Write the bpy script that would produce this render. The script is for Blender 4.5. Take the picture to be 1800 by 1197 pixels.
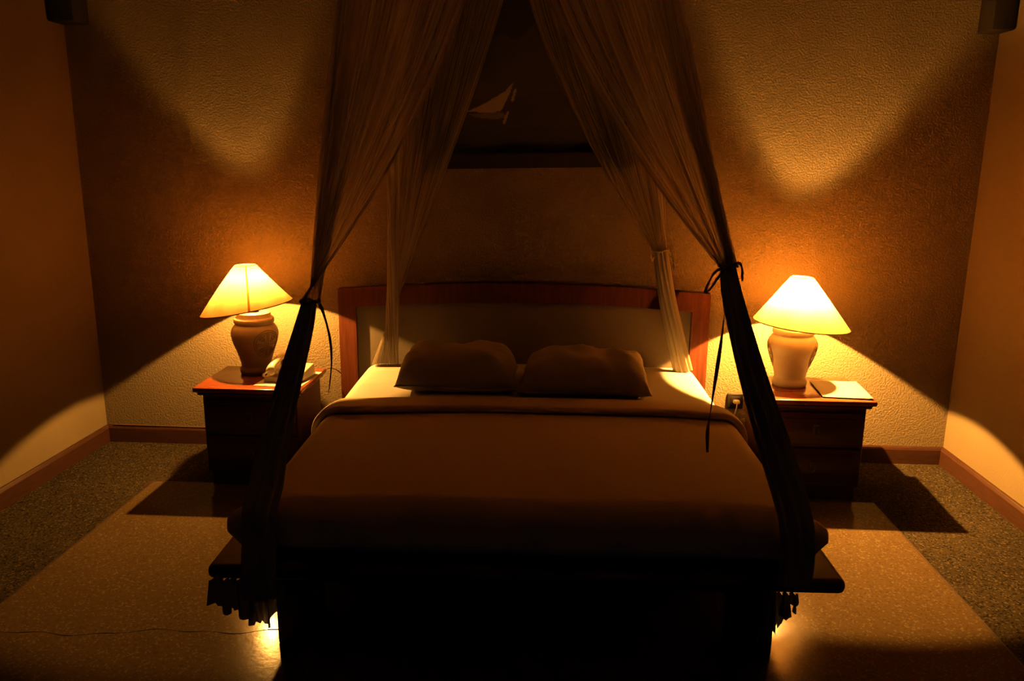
import bpy, bmesh, math, random
from mathutils import Vector, Matrix
random.seed(7)
PI = math.pi
for o in list(bpy.data.objects):
    bpy.data.objects.remove(o)
SC = bpy.context.scene
C = SC.collection

# ------------------------------------------------------------------ camera
cam_data = bpy.data.cameras.new('camera')
cam = bpy.data.objects.new('camera', cam_data)
C.objects.link(cam)
cam_data.sensor_width = 36.0
cam_data.lens = 28.116
cam_data.clip_start = 0.05
RX = Vector((0.9985063, 0.0538289, 0.0093581))
DN = Vector((0.0210681, -0.2213059, -0.9749768))
FW = Vector((-0.0504110, 0.9737177, -0.2221094))
m = Matrix((RX, -DN, -FW)).transposed()
cam.matrix_world = Matrix.Translation((0, 0, 1.6)) @ m.to_4x4()
SC.camera = cam

# ------------------------------------------------------------------ world, exposure
w = bpy.data.worlds.new('night')
SC.world = w
w.use_nodes = True
w.node_tree.nodes['Background'].inputs[0].default_value = (0.55, 0.55, 0.75, 1)
w.node_tree.nodes['Background'].inputs[1].default_value = 0.012  # weak bluish fill added to lift the dark areas
vs = SC.view_settings
vs.view_transform = 'Standard'
vs.look = 'None'
vs.gamma = 1.0
vs.use_curve_mapping = False
vs.exposure = 0.0
SC.cycles.transparent_max_bounces = 48
SC.cycles.max_bounces = 10
BULB_COLOR = (1.0, 0.435, 0.078)
BULB_LEFT, BULB_RIGHT = 44000.0, 164000.0
CROWN_LEFT, CROWN_RIGHT = 0.72, 0.36          # an added dimmer band atop each bulb cuts the upward light


# ------------------------------------------------------------------ materials
def new_mat(name):
    mt = bpy.data.materials.new(name)
    mt.use_nodes = True
    nt = mt.node_tree
    return mt, nt, nt.nodes['Principled BSDF']


def ramp(nt, stops):
    r = nt.nodes.new('ShaderNodeValToRGB')
    e = r.color_ramp.elements
    while len(e) < len(stops):
        e.new(0.5)
    for i, (p, c) in enumerate(stops):
        e[i].position = p
        e[i].color = (*c, 1)
    return r


def noise(nt, scale, detail=3, rough=0.5, stretch=None, coord='Object'):
    tc = nt.nodes.new('ShaderNodeTexCoord')
    n = nt.nodes.new('ShaderNodeTexNoise')
    n.inputs['Scale'].default_value = scale
    n.inputs['Detail'].default_value = detail
    n.inputs['Roughness'].default_value = rough
    if stretch:
        mp = nt.nodes.new('ShaderNodeMapping')
        mp.inputs['Scale'].default_value = stretch
        nt.links.new(tc.outputs[coord], mp.inputs[0])
        nt.links.new(mp.outputs[0], n.inputs['Vector'])
    else:
        nt.links.new(tc.outputs[coord], n.inputs['Vector'])
    return n


def bump(nt, src, bsdf, strength, dist):
    b = nt.nodes.new('ShaderNodeBump')
    b.inputs['Strength'].default_value = strength
    b.inputs['Distance'].default_value = dist
    nt.links.new(src, b.inputs['Height'])
    nt.links.new(b.outputs[0], bsdf.inputs['Normal'])
    return b


def simple(name, c1, c2, scale, rough=0.6, bstr=0.0, bdist=0.002, stretch=None, spec=0.28, detail=4):
    mt, nt, bs = new_mat(name)
    n = noise(nt, scale, detail, 0.55, stretch)
    r = ramp(nt, [(0.35, c1), (0.65, c2)])
    nt.links.new(n.outputs[0], r.inputs[0])
    nt.links.new(r.outputs[0], bs.inputs['Base Color'])
    bs.inputs['Roughness'].default_value = rough
    bs.inputs['Specular IOR Level'].default_value = spec
    if bstr:
        bump(nt, n.outputs[0], bs, bstr, bdist)
    return mt


def stucco(name, col1, col2, scale, bstr, bdist):
    mt, nt, bs = new_mat(name)
    n = noise(nt, scale, 4, 0.6)
    r = ramp(nt, [(0.3, col1), (0.7, col2)])
    n2 = noise(nt, 1.7, 3, 0.5)
    nt.links.new(n2.outputs[0], r.inputs[0])
    nt.links.new(r.outputs[0], bs.inputs['Base Color'])
    sr = ramp(nt, [(0.38, (0, 0, 0)), (0.62, (1, 1, 1))])
    nt.links.new(n.outputs[0], sr.inputs[0])
    bump(nt, sr.outputs[0], bs, bstr, bdist)
    bs.inputs['Roughness'].default_value = 0.85
    bs.inputs['Specular IOR Level'].default_value = 0.2
    return mt


def terrazzo(name, base1, base2, chip_dark, chip_light, rough, bscale, spec):
    mt, nt, bs = new_mat(name)
    tc = nt.nodes.new('ShaderNodeTexCoord')
    v = nt.nodes.new('ShaderNodeTexVoronoi')
    v.inputs['Scale'].default_value = bscale
    nt.links.new(tc.outputs['Object'], v.inputs['Vector'])
    sep = nt.nodes.new('ShaderNodeSeparateColor')
    nt.links.new(v.outputs['Color'], sep.inputs[0])
    n = noise(nt, 2.2, 4, 0.6)
    base = ramp(nt, [(0.3, base1), (0.7, base2)])
    nt.links.new(n.outputs[0], base.inputs[0])

    def chips(lo, colour, prev):
        mx = nt.nodes.new('ShaderNodeMix')
        mx.data_type = 'RGBA'
        gt = nt.nodes.new('ShaderNodeMath')
        gt.operation = 'GREATER_THAN'
        gt.inputs[1].default_value = lo
        return mx, gt
    mx, gt = chips(0.80, None, None)
    nt.links.new(sep.outputs[0], gt.inputs[0])
    nt.links.new(gt.outputs[0], mx.inputs['Factor'])
    nt.links.new(base.outputs[0], mx.inputs['A'])
    mx.inputs['B'].default_value = (*chip_dark, 1)
    mx2, gt2 = chips(0.90, None, None)
    nt.links.new(sep.outputs[1], gt2.inputs[0])
    nt.links.new(gt2.outputs[0], mx2.inputs['Factor'])
    nt.links.new(mx.outputs['Result'], mx2.inputs['A'])
    mx2.inputs['B'].default_value = (*chip_light, 1)
    nt.links.new(mx2.outputs['Result'], bs.inputs['Base Color'])
    bs.inputs['Roughness'].default_value = rough
    bs.inputs['Specular IOR Level'].default_value = spec
    n3 = noise(nt, 28, 3, 0.6)
    bump(nt, n3.outputs[0], bs, 0.07, 0.004)
    return mt


M = {}
M['wall_back'] = stucco('cream rough stucco', (0.139, 0.106, 0.060), (0.158, 0.122, 0.069), 105, 0.5, 0.008)
M['wall_side'] = stucco('cream smooth plaster', (0.139, 0.106, 0.060), (0.158, 0.122, 0.068), 130, 0.2, 0.004)
M['ceiling'] = simple('pale straw matting', (0.276, 0.198, 0.120), (0.336, 0.240, 0.150), 6, 0.8, stretch=(1, 12, 1))
M['dark_terrazzo'] = terrazzo('dark grey terrazzo', (0.027, 0.021, 0.013), (0.042, 0.032, 0.019), (0.014, 0.011, 0.007), (0.072, 0.055, 0.033), 0.5, 150, 0.0)
M['pale_terrazzo'] = terrazzo('pale terrazzo', (0.074, 0.048, 0.021), (0.084, 0.055, 0.025), (0.064, 0.041, 0.017), (0.112, 0.081, 0.042), 0.145, 150, 0.055)
M['strip'] = simple('brown divider strip', (0.035, 0.017, 0.010), (0.056, 0.028, 0.016), 30, 0.5)
M['crack'] = simple('dark crack', (0.025, 0.020, 0.015), (0.035, 0.025, 0.020), 40, 0.9)
M['skirting'] = simple('brown stained skirting', (0.032, 0.012, 0.006), (0.046, 0.018, 0.009), 8, 0.45, stretch=(1.5, 1.5, 14))
M['dark_wood'] = simple('dark brown wood', (0.030, 0.014, 0.008), (0.055, 0.026, 0.014), 7, 0.42, 0.1, 0.002, stretch=(2, 2, 20))
M['post_wood'] = simple('blackened timber', (0.004, 0.003, 0.002), (0.008, 0.005, 0.003), 7, 0.7, stretch=(10, 10, 1))
M['red_wood'] = simple('red brown stained wood', (0.056, 0.014, 0.005), (0.089, 0.024, 0.010), 5, 0.38, 0.06, 0.002, stretch=(14, 2, 1))
M['table_wood'] = simple('polished red mahogany', (0.102, 0.023, 0.007), (0.149, 0.039, 0.014), 4, 0.20, stretch=(3, 18, 3))
M['cabinet_wood'] = simple('dark mahogany', (0.023, 0.006, 0.003), (0.037, 0.010, 0.005), 5, 0.35, stretch=(2, 2, 16))
M['brass'] = simple('dull bronze', (0.029, 0.020, 0.012), (0.052, 0.035, 0.017), 20, 0.4)
M['panel'] = simple('cream headboard fabric', (0.119, 0.097, 0.068), (0.130, 0.108, 0.077), 160, 0.85, 0.15, 0.002, spec=0.2)
M['sheet'] = simple('white cotton sheet', (0.516, 0.478, 0.402), (0.553, 0.516, 0.446), 12, 0.8, 0.10, 0.004, spec=0.2)
M['spread'] = simple('beige bedspread', (0.479, 0.367, 0.232), (0.527, 0.407, 0.264), 150, 0.85, 0.18, 0.002, spec=0.2)
M['pillow'] = simple('cream pillowcase', (0.335, 0.281, 0.205), (0.378, 0.324, 0.243), 9, 0.8, 0.3, 0.012, spec=0.2)
M['ceramic'] = simple('cream glazed stoneware', (0.278, 0.199, 0.111), (0.334, 0.250, 0.149), 10, 0.45, 0.05, 0.002)
M['ceramic_dim'] = simple('dimmed glazed stoneware', (0.165, 0.112, 0.060), (0.200, 0.142, 0.080), 10, 0.45, 0.05, 0.002)  # darker copy of the same stoneware, weaker light put into its colour
M['relief'] = simple('shaded clay relief', (0.10, 0.062, 0.030), (0.12, 0.078, 0.040), 10, 0.6)
M['phone'] = simple('ivory plastic', (0.406, 0.348, 0.261), (0.429, 0.371, 0.278), 5, 0.35)
M['phone_dark'] = simple('dark key plastic', (0.058, 0.046, 0.035), (0.081, 0.064, 0.046), 5, 0.4)
M['paper'] = simple('cream paper', (0.514, 0.463, 0.363), (0.539, 0.488, 0.389), 6, 0.6)
M['outlet'] = simple('black outlet plate', (0.012, 0.009, 0.007), (0.017, 0.013, 0.009), 8, 0.4)
M['plug'] = simple('white plug plastic', (0.464, 0.429, 0.360), (0.481, 0.447, 0.377), 8, 0.4)
M['wire'] = simple('brown flex', (0.10, 0.05, 0.025), (0.14, 0.07, 0.035), 8, 0.5)
M['white_wire'] = simple('pale flex', (0.406, 0.336, 0.244), (0.429, 0.360, 0.261), 8, 0.5)
M['trim_dark'] = simple('dark shade trim', (0.10, 0.04, 0.02), (0.14, 0.06, 0.03), 8, 0.6)
M['metal'] = simple('grey shade ring', (0.174, 0.157, 0.128), (0.209, 0.186, 0.151), 8, 0.4)
M['ribbon'] = simple('brown ribbon tape', (0.093, 0.058, 0.035), (0.116, 0.075, 0.046), 30, 0.8)
M['pale_ribbon'] = simple('cream ribbon tape', (0.319, 0.244, 0.157), (0.360, 0.278, 0.180), 30, 0.8)


def net_mat(name, lo, hi, col, through=0.35):
    mt, nt, bs = new_mat(name)
    nt.nodes.remove(bs)
    out = nt.nodes['Material Output']
    n = noise(nt, 1.0, 3, 0.6, (190, 0.7, 1), 'UV')
    mr = nt.nodes.new('ShaderNodeMapRange')
    mr.inputs['From Min'].default_value = 0.35
    mr.inputs['From Max'].default_value = 0.68
    mr.inputs['To Min'].default_value = lo
    mr.inputs['To Max'].default_value = hi
    nt.links.new(n.outputs[0], mr.inputs['Value'])
    tr = nt.nodes.new('ShaderNodeBsdfTransparent')
    df = nt.nodes.new('ShaderNodeBsdfDiffuse')
    tl = nt.nodes.new('ShaderNodeBsdfTranslucent')
    df.inputs[0].default_value = (*col, 1)
    tl.inputs[0].default_value = (*col, 1)
    m1 = nt.nodes.new('ShaderNodeMixShader')
    m1.inputs[0].default_value = through
    nt.links.new(df.outputs[0], m1.inputs[1])
    nt.links.new(tl.outputs[0], m1.inputs[2])
    m2 = nt.nodes.new('ShaderNodeMixShader')
    nt.links.new(mr.outputs[0], m2.inputs[0])
    nt.links.new(tr.outputs[0], m2.inputs[1])
    nt.links.new(m1.outputs[0], m2.inputs[2])
    nt.links.new(m2.outputs[0], out.inputs[0])
    return mt


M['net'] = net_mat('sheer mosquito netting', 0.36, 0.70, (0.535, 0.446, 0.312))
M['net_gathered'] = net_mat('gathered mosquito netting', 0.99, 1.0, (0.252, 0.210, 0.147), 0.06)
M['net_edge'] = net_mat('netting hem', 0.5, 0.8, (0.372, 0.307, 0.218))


def shade_mat(name, col, tcol, brown=1.0):  # brown sets the painted-in dimming at the lower rim
    mt, nt, bs = new_mat(name)
    nt.nodes.remove(bs)
    out = nt.nodes['Material Output']
    n = noise(nt, 22, 5, 0.65)
    r = ramp(nt, [(0.3, tuple(c * 0.86 for c in tcol)), (0.7, tcol)])
    nt.links.new(n.outputs[0], r.inputs[0])
    # fall-off of the bulb light painted in, darker towards the lower rim (v runs from rim to top ring)
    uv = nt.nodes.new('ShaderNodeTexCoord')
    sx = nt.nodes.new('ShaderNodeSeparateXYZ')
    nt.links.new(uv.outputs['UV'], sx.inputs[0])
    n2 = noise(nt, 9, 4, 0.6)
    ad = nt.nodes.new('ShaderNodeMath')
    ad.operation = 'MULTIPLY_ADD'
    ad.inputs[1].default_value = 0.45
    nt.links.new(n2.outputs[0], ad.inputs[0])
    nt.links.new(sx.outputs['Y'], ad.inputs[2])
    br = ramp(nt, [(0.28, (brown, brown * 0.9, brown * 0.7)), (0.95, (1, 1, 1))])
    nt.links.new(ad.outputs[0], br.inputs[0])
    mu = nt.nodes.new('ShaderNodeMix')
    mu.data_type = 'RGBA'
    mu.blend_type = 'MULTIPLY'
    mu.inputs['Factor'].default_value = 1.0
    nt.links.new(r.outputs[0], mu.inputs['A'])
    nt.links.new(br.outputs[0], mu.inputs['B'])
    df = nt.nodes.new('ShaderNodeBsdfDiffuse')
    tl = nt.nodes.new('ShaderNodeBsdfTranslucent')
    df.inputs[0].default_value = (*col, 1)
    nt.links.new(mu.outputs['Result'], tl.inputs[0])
    m1 = nt.nodes.new('ShaderNodeMixShader')
    m1.inputs[0].default_value = 0.5
    nt.links.new(df.outputs[0], m1.inputs[1])
    nt.links.new(tl.outputs[0], m1.inputs[2])
    nt.links.new(m1.outputs[0], out.inputs[0])
    return mt


M['shade_left'] = shade_mat('left parchment shade', (0.13, 0.085, 0.045), (0.40, 0.225, 0.085), 0.30)
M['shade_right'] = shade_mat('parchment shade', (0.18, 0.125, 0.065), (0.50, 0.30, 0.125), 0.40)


def bulb_mat(name, strength):
    mt, nt, bs = new_mat(name)
    bs.inputs['Base Color'].default_value = (0.8, 0.75, 0.65, 1)
    bs.inputs['Emission Color'].default_value = (*BULB_COLOR, 1)
    bs.inputs['Emission Strength'].default_value = strength
    return mt


M['bulb_left'] = bulb_mat('lit bulb left', BULB_LEFT)
M['bulb_right'] = bulb_mat('lit bulb right', BULB_RIGHT)
M['crown_left'] = bulb_mat('dimmed crown left', BULB_LEFT * CROWN_LEFT)
M['crown_right'] = bulb_mat('dimmed crown right', BULB_RIGHT * CROWN_RIGHT)
M['tip'] = simple('added dark bulb tip', (0.3, 0.28, 0.25), (0.34, 0.31, 0.28), 8, 0.3)  # made-up dark end of the bulb, holds back light straight up
M['seam'] = shade_mat('seam paper', (0.2, 0.13, 0.07), (0.75, 0.55, 0.32))


# ------------------------------------------------------------------ mesh helpers
def box(bm, c, s, bevel=0.0, seg=2, rot=None):
    r = bmesh.ops.create_cube(bm, size=1.0)
    vs_ = r['verts']
    bmesh.ops.scale(bm, vec=s, verts=vs_)
    if bevel:
        es = list({e for v in vs_ for e in v.link_edges})
        r2 = bmesh.ops.bevel(bm, geom=es, offset=bevel, segments=seg, affect='EDGES', profile=0.5)
        vs_ = list({v for f in r2['faces'] for v in f.verts} | {v for v in vs_ if v.is_valid})
    mt = Matrix.Translation(c)
    if rot:
        mt = mt @ rot
    bmesh.ops.transform(bm, matrix=mt, verts=vs_)
    return vs_


def span(bm, a, b, bevel=0.0, seg=2):
    c = [(a[i] + b[i]) / 2 for i in range(3)]
    s = [abs(b[i] - a[i]) for i in range(3)]
    return box(bm, c, s, bevel, seg)


def grid(bm, nu, nv, fn, close_u=False, uv=True):
    rows = []
    for j in range(nv + 1):
        rows.append([bm.verts.new(fn(i / nu, j / nv)) for i in range(nu if close_u else nu + 1)])
    uvl = bm.loops.layers.uv.verify() if uv else None
    n = nu
    for j in range(nv):
        for i in range(n):
            i2 = (i + 1) % nu if close_u else i + 1
            f = bm.faces.new((rows[j][i], rows[j][i2], rows[j + 1][i2], rows[j + 1][i]))
            if uv:
                for l, (a, b) in zip(f.loops, ((i, j), (i + 1, j), (i + 1, j + 1), (i, j + 1))):
                    l[uvl].uv = (a / nu, b / nv)
    return rows


def lathe(bm, prof, n=48, cap=False):
    def fn(u, v):
        r, z = prof[round(v * (len(prof) - 1))]
        a = u * 2 * PI
        return (r * math.cos(a), r * math.sin(a), z)
    rows = grid(bm, n, len(prof) - 1, fn, True)
    if cap:
        bm.faces.new(list(reversed(rows[0])))
        bm.faces.new(rows[-1])
    return rows


def smooth_path(pts, k):
    """Catmull-Rom resampling"""
    pts = [Vector(p) for p in pts]
    P = [pts[0] * 2 - pts[1]] + pts + [pts[-1] * 2 - pts[-2]]
    out = []
    for i in range(1, len(P) - 2):
        for s in range(k):
            t = s / k
            a, b, c, d = P[i - 1], P[i], P[i + 1], P[i + 2]
            out.append(0.5 * ((2 * b) + (c - a) * t + (2 * a - 5 * b + 4 * c - d) * t * t + (3 * b - a - 3 * c + d) * t ** 3))
    out.append(pts[-1])
    return out


def frames(pts, up=Vector((0, 1, 0.01))):
    res = []
    for i in range(len(pts)):
        t = (pts[min(i + 1, len(pts) - 1)] - pts[max(i - 1, 0)]).normalized()
        a = up.cross(t)
        if a.length < 1e-4:
            a = Vector((1, 0, 0)).cross(t)
        a.normalize()
        res.append((t, a, t.cross(a)))
    return res


def tube(bm, pts, r, n=8, closed=False):
    pts = [Vector(p) for p in pts]
    fr = frames(pts)
    rows = []
    for i, (p, (t, a, b)) in enumerate(zip(pts, fr)):
        rr = r(i / (len(pts) - 1)) if callable(r) else r
        rows.append([bm.verts.new(p + (a * math.cos(k * 2 * PI / n) + b * math.sin(k * 2 * PI / n)) * rr) for k in range(n)])
    for j in range(len(rows) - 1):
        for k in range(n):
            bm.faces.new((rows[j][k], rows[j][(k + 1) % n], rows[j + 1][(k + 1) % n], rows[j + 1][k]))
    if not closed:
        bm.faces.new(list(reversed(rows[0])))
        bm.faces.new(rows[-1])


def ribbon(bm, pts, width, thick=0.0012, twist=0.0, k=6):
    """flat tape with thickness along a path, optionally twisting"""
    pts = smooth_path(pts, k)
    fr = frames(pts)
    rows = []
    for i, (p, (t, a, b)) in enumerate(zip(pts, fr)):
        s = i / (len(pts) - 1)
        ang = twist * s
        d = a * math.cos(ang) + b * math.sin(ang)
        e = -a * math.sin(ang) + b * math.cos(ang)
        wv = width * (0.85 + 0.2 * math.sin(s * 17)) * 0.5
        rows.append([bm.verts.new(p + d * wv + e * thick), bm.verts.new(p - d * wv + e * thick),
                     bm.verts.new(p - d * wv - e * thick), bm.verts.new(p + d * wv - e * thick)])
    for j in range(len(rows) - 1):
        for q in range(4):
            bm.faces.new((rows[j][q], rows[j][(q + 1) % 4], rows[j + 1][(q + 1) % 4], rows[j + 1][q]))
    bm.faces.new(list(reversed(rows[0])))
    bm.faces.new(rows[-1])


def prism(bm, poly, y0, y1):
    """polygon in x,z extruded along y"""
    a = [bm.verts.new((x, y0, z)) for x, z in poly]
    b = [bm.verts.new((x, y1, z)) for x, z in poly]
    bm.faces.new(a)
    bm.faces.new(list(reversed(b)))
    n = len(poly)
    for i in range(n):
        bm.faces.new((a[(i + 1) % n], a[i], b[i], b[(i + 1) % n]))


def obj(name, bm, mat, parent=None, smooth=True, world=False, angle=0.6):
    """link one mesh object; world=True means the mesh was built in world coordinates"""
    bmesh.ops.recalc_face_normals(bm, faces=bm.faces)
    if world and parent is not None:
        bpy.context.view_layer.update()
        bm.transform(parent.matrix_world.inverted())
    me = bpy.data.meshes.new(name)
    bm.to_mesh(me)
    bm.free()
    me.materials.append(mat)
    if smooth:
        me.polygons.foreach_set('use_smooth', [True] * len(me.polygons))
        me.set_sharp_from_angle(angle=angle)
    o = bpy.data.objects.new(name, me)
    C.objects.link(o)
    if parent is not None:
        o.parent = parent
    return o


def thing(name, label, cat, loc=(0, 0, 0), rotz=0.0, group=None):
    o = bpy.data.objects.new(name, None)
    o.empty_display_size = 0.05
    C.objects.link(o)
    o.location = loc
    o.rotation_euler = (0, 0, rotz)
    o['label'] = label
    o['category'] = cat
    if group:
        o['group'] = group
    bpy.context.view_layer.update()
    return o


def tag(o, label, cat, group=None):
    o['label'] = label
    o['category'] = cat
    if group:
        o['group'] = group
    return o


def struct(name, bm, mat, smooth=True):
    o = obj(name, bm, mat, None, smooth)
    o['kind'] = 'structure'
    return o


def centre(o):
    """move the origin of a world-built mesh to the middle of its base"""
    me = o.data
    xs = [v.co for v in me.vertices]
    c = Vector(((min(v.x for v in xs) + max(v.x for v in xs)) / 2,
                (min(v.y for v in xs) + max(v.y for v in xs)) / 2, min(v.z for v in xs)))
    me.transform(Matrix.Translation(-c))
    o.location = c
    return o


# ------------------------------------------------------------------ room shell
XL, XR, YB, YF, ZC = -2.531, 2.128, 4.220, -1.6, 3.2
bm = bmesh.new()
span(bm, (XL - 0.15, YF, -0.12), (XR + 0.15, YB + 0.15, 0.0))
floor = struct('floor', bm, M['dark_terrazzo'], False)
floor['label'] = 'dark grey speckled terrazzo floor with a paler field'
PX0, PX1, PY1 = -1.982, 1.553, 3.660
bm = bmesh.new()
span(bm, (PX0, YF + 0.05, -0.02), (PX1, PY1, 0.001))
o = obj('terrazzo_field', bm, M['pale_terrazzo'], floor, False)
o['label'] = 'paler tan terrazzo field in the middle of the floor'
for a, b in (((PX0 - 0.007, YF + 0.05, -0.01), (PX0, PY1, 0.0016)),
             ((PX1, YF + 0.05, -0.01), (PX1 + 0.007, PY1, 0.0016)),
             ((PX0 - 0.007, PY1, -0.01), (PX1 + 0.007, PY1 + 0.007, 0.0016))):
    bm = bmesh.new()
    span(bm, a, b)
    obj('divider_strip', bm, M['strip'], floor, False)
bm = bmesh.new()
cp = []
for i in range(40):
    t = i / 39
    cp.append((PX0 + 0.02 + t * 1.12, 2.335 + 0.10 * t + 0.012 * math.sin(t * 14) + 0.006 * math.sin(t * 37), 0.0006))
tube(bm, cp, lambda t: 0.0018 + 0.0006 * math.sin(t * 50), 5)
obj('hairline_crack', bm, M['crack'], floor)

bm = bmesh.new()
span(bm, (XL - 0.15, YB, 0.0), (XR + 0.15, YB + 0.15, ZC))
struct('wall_back', bm, M['wall_back'], False)
bm = bmesh.new()
span(bm, (XL - 0.15, YF, 0.0), (XL, YB, ZC))
struct('wall_left', bm, M['wall_side'], False)
bm = bmesh.new()
span(bm, (XR, YF, 0.0), (XR + 0.15, YB, ZC))
struct('wall_right', bm, M['wall_side'], False)
bm = bmesh.new()
span(bm, (XL - 0.15, YF, ZC), (XR + 0.15, YB + 0.15, ZC + 0.1))
struct('ceiling', bm, M['ceiling'], False)

BH = 0.096


def skirting(name, poly_fn):
    bm = bmesh.new()
    prof = [(0.0, 0.0), (0.020, 0.0), (0.020, BH - 0.016), (0.015, BH - 0.006), (0.009, BH), (0.0, BH)]
    ends = []
    for e in (0, 1):
        ends.append([bm.verts.new(poly_fn(e, d, z)) for d, z in prof])
    n = len(prof)
    bm.faces.new(ends[0])
    bm.faces.new(list(reversed(ends[1])))
    for i in range(n):
        bm.faces.new((ends[0][(i + 1) % n], ends[0][i], ends[1][i], ends[1][(i + 1) % n]))
    return struct(name, bm, M['skirting'], False)


skirting('baseboard_back', lambda e, d, z: ((XL + d, YB - d, z) if e == 0 else (XR - d, YB - d, z)))
skirting('baseboard_left', lambda e, d, z: ((XL + d, YF, z) if e == 0 else (XL + d, YB - d, z)))
skirting('baseboard_right', lambda e, d, z: ((XR - d, YF, z) if e == 0 else (XR - d, YB - d, z)))

for side, (a, b) in {'left': ((XL, 4.075, 2.240), (XL + 0.140, YB, ZC)),
                     'right': ((XR - 0.110, 4.075, 2.205), (XR, YB, ZC))}.items():
    bm = bmesh.new()
    span(bm, a, b, 0.012, 2)
    p = centre(obj('timber_post', bm, M['post_wood']))
    tag(p, 'dark timber post end hanging high in the ' + side + ' back corner of the room', 'post')

# ------------------------------------------------------------------ bed
BED_ROT = math.radians(1.3)
bed = thing('bed', 'wide low dark wooden bed with framed cream headboard and ledge base', 'bed', (-0.159, 4.185, 0.0), BED_ROT)
HB = 0.975
ST = 0.092


def arch(x, side, mid):
    return side + (mid - side) * math.cos(min(1, abs(x) / HB) * PI / 2)


N = 28
outer = [(-HB + 2 * HB * i / N, arch(-HB + 2 * HB * i / N, 0.922, 0.966)) for i in range(N + 1)]
W2 = HB - ST
inner = [(-W2 + 2 * W2 * i / N, arch(-W2 + 2 * W2 * i / N, 0.820, 0.866)) for i in range(N + 1)]
HY0, HY1 = -0.062, 0.0
bm = bmesh.new()
for i in range(N):
    prism(bm, [outer[i], outer[i + 1], inner[i + 1], inner[i]], HY0, HY1)
bmesh.ops.remove_doubles(bm, verts=bm.verts, dist=1e-5)
seen = [f for f in bm.faces if all(len(e.link_faces) > 2 for e in f.edges)]
bmesh.ops.delete(bm, geom=[f for f in bm.faces if abs(f.normal.x) > 0.95 and -W2 + 0.001 < f.calc_center_median().x < W2 - 0.001 and len(f.verts) == 4 and max(v.co.z for v in f.verts) - min(v.co.z for v in f.verts) > 0.05], context='FACES')
obj('top_rail', bm, M['red_wood'], bed, True)
for s in (-1, 1):
    bm = bmesh.new()
    prism(bm, [(s * HB, 0.0), (s * HB, outer[0][1] - 0.001), (s * W2, inner[0][1] - 0.001), (s * W2, 0.0)], HY0, HY1)
    obj('stile', bm, M['red_wood'], bed, False)
bm = bmesh.new()


def hp(u, v):
    x = -W2 - 0.005 + 2 * (W2 + 0.005) * u
    zt = arch(x, 0.828, 0.874)
    z = 0.36 + (zt - 0.36) * v
    e = min(u, 1 - u) * 2 * W2
    f = min((1 - v) * 0.5, e)
    return (x, -0.040 + 0.014 * math.exp(-f / 0.03), z)


grid(bm, 48, 20, hp)
obj('headboard_panel', bm, M['panel'], bed)
BX = 0.040
bm = bmesh.new()
span(bm, (BX - 0.990, -1.945, 0.303), (BX + 0.990, -0.066, 0.353), 0.022, 4)
obj('platform', bm, M['dark_wood'], bed)
for sx in (-1, 1):
    for y in (-1.745, -0.25):
        bm = bmesh.new()
        span(bm, (BX + sx * 0.690, y - 0.07, 0.0), (BX + sx * 0.822, y + 0.07, 0.304), 0.008, 2)
        obj('leg', bm, M['dark_wood'], bed)
for a, b in (((BX - 0.69, -1.76, 0.20), (BX + 0.69, -1.70, 0.304)), ((BX - 0.80, -1.676, 0.20), (BX - 0.74, -0.32, 0.304)),
             ((BX + 0.74, -1.676, 0.20), (BX + 0.80, -0.32, 0.304))):
    bm = bmesh.new()
    span(bm, a, b, 0.004, 1)
    obj('under_rail', bm, M['dark_wood'], bed)


# mattress, bedspread: rounded slabs in the bed's frame
def to_bed(co):
    return bed.matrix_world @ Vector(co)


MZ0, MZ1 = 0.354, 0.538
MW = 0.868
MY0, MY1 = -1.885, -0.070


def crown(x, y):
    return 0.012 * (1 - min(1, (x / MW) ** 2)) + 0.003 * math.sin(x * 7 + y * 3) * math.sin(y * 5)


bm = bmesh.new()
box(bm, (0, 0, 0), (2 * MW, MY1 - MY0, MZ1 - MZ0), 0.075, 6)
bmesh.ops.transform(bm, matrix=Matrix.Translation((BX, (MY0 + MY1) / 2, (MZ0 + MZ1) / 2)), verts=bm.verts)
big = [e for e in bm.edges if e.calc_length() > 0.5]
bmesh.ops.subdivide_edges(bm, edges=big, cuts=30, use_grid_fill=True)
for v in bm.verts:
    if v.co.z > MZ1 - 0.03:
        v.co.z += crown(v.co.x - BX, v.co.y)
bm.transform(bed.matrix_world)
mattress = centre(obj('mattress', bm, M['sheet'], None, True, angle=1.2))
tag(mattress, 'thick mattress in a white fitted sheet on the low bed', 'mattress')


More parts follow.
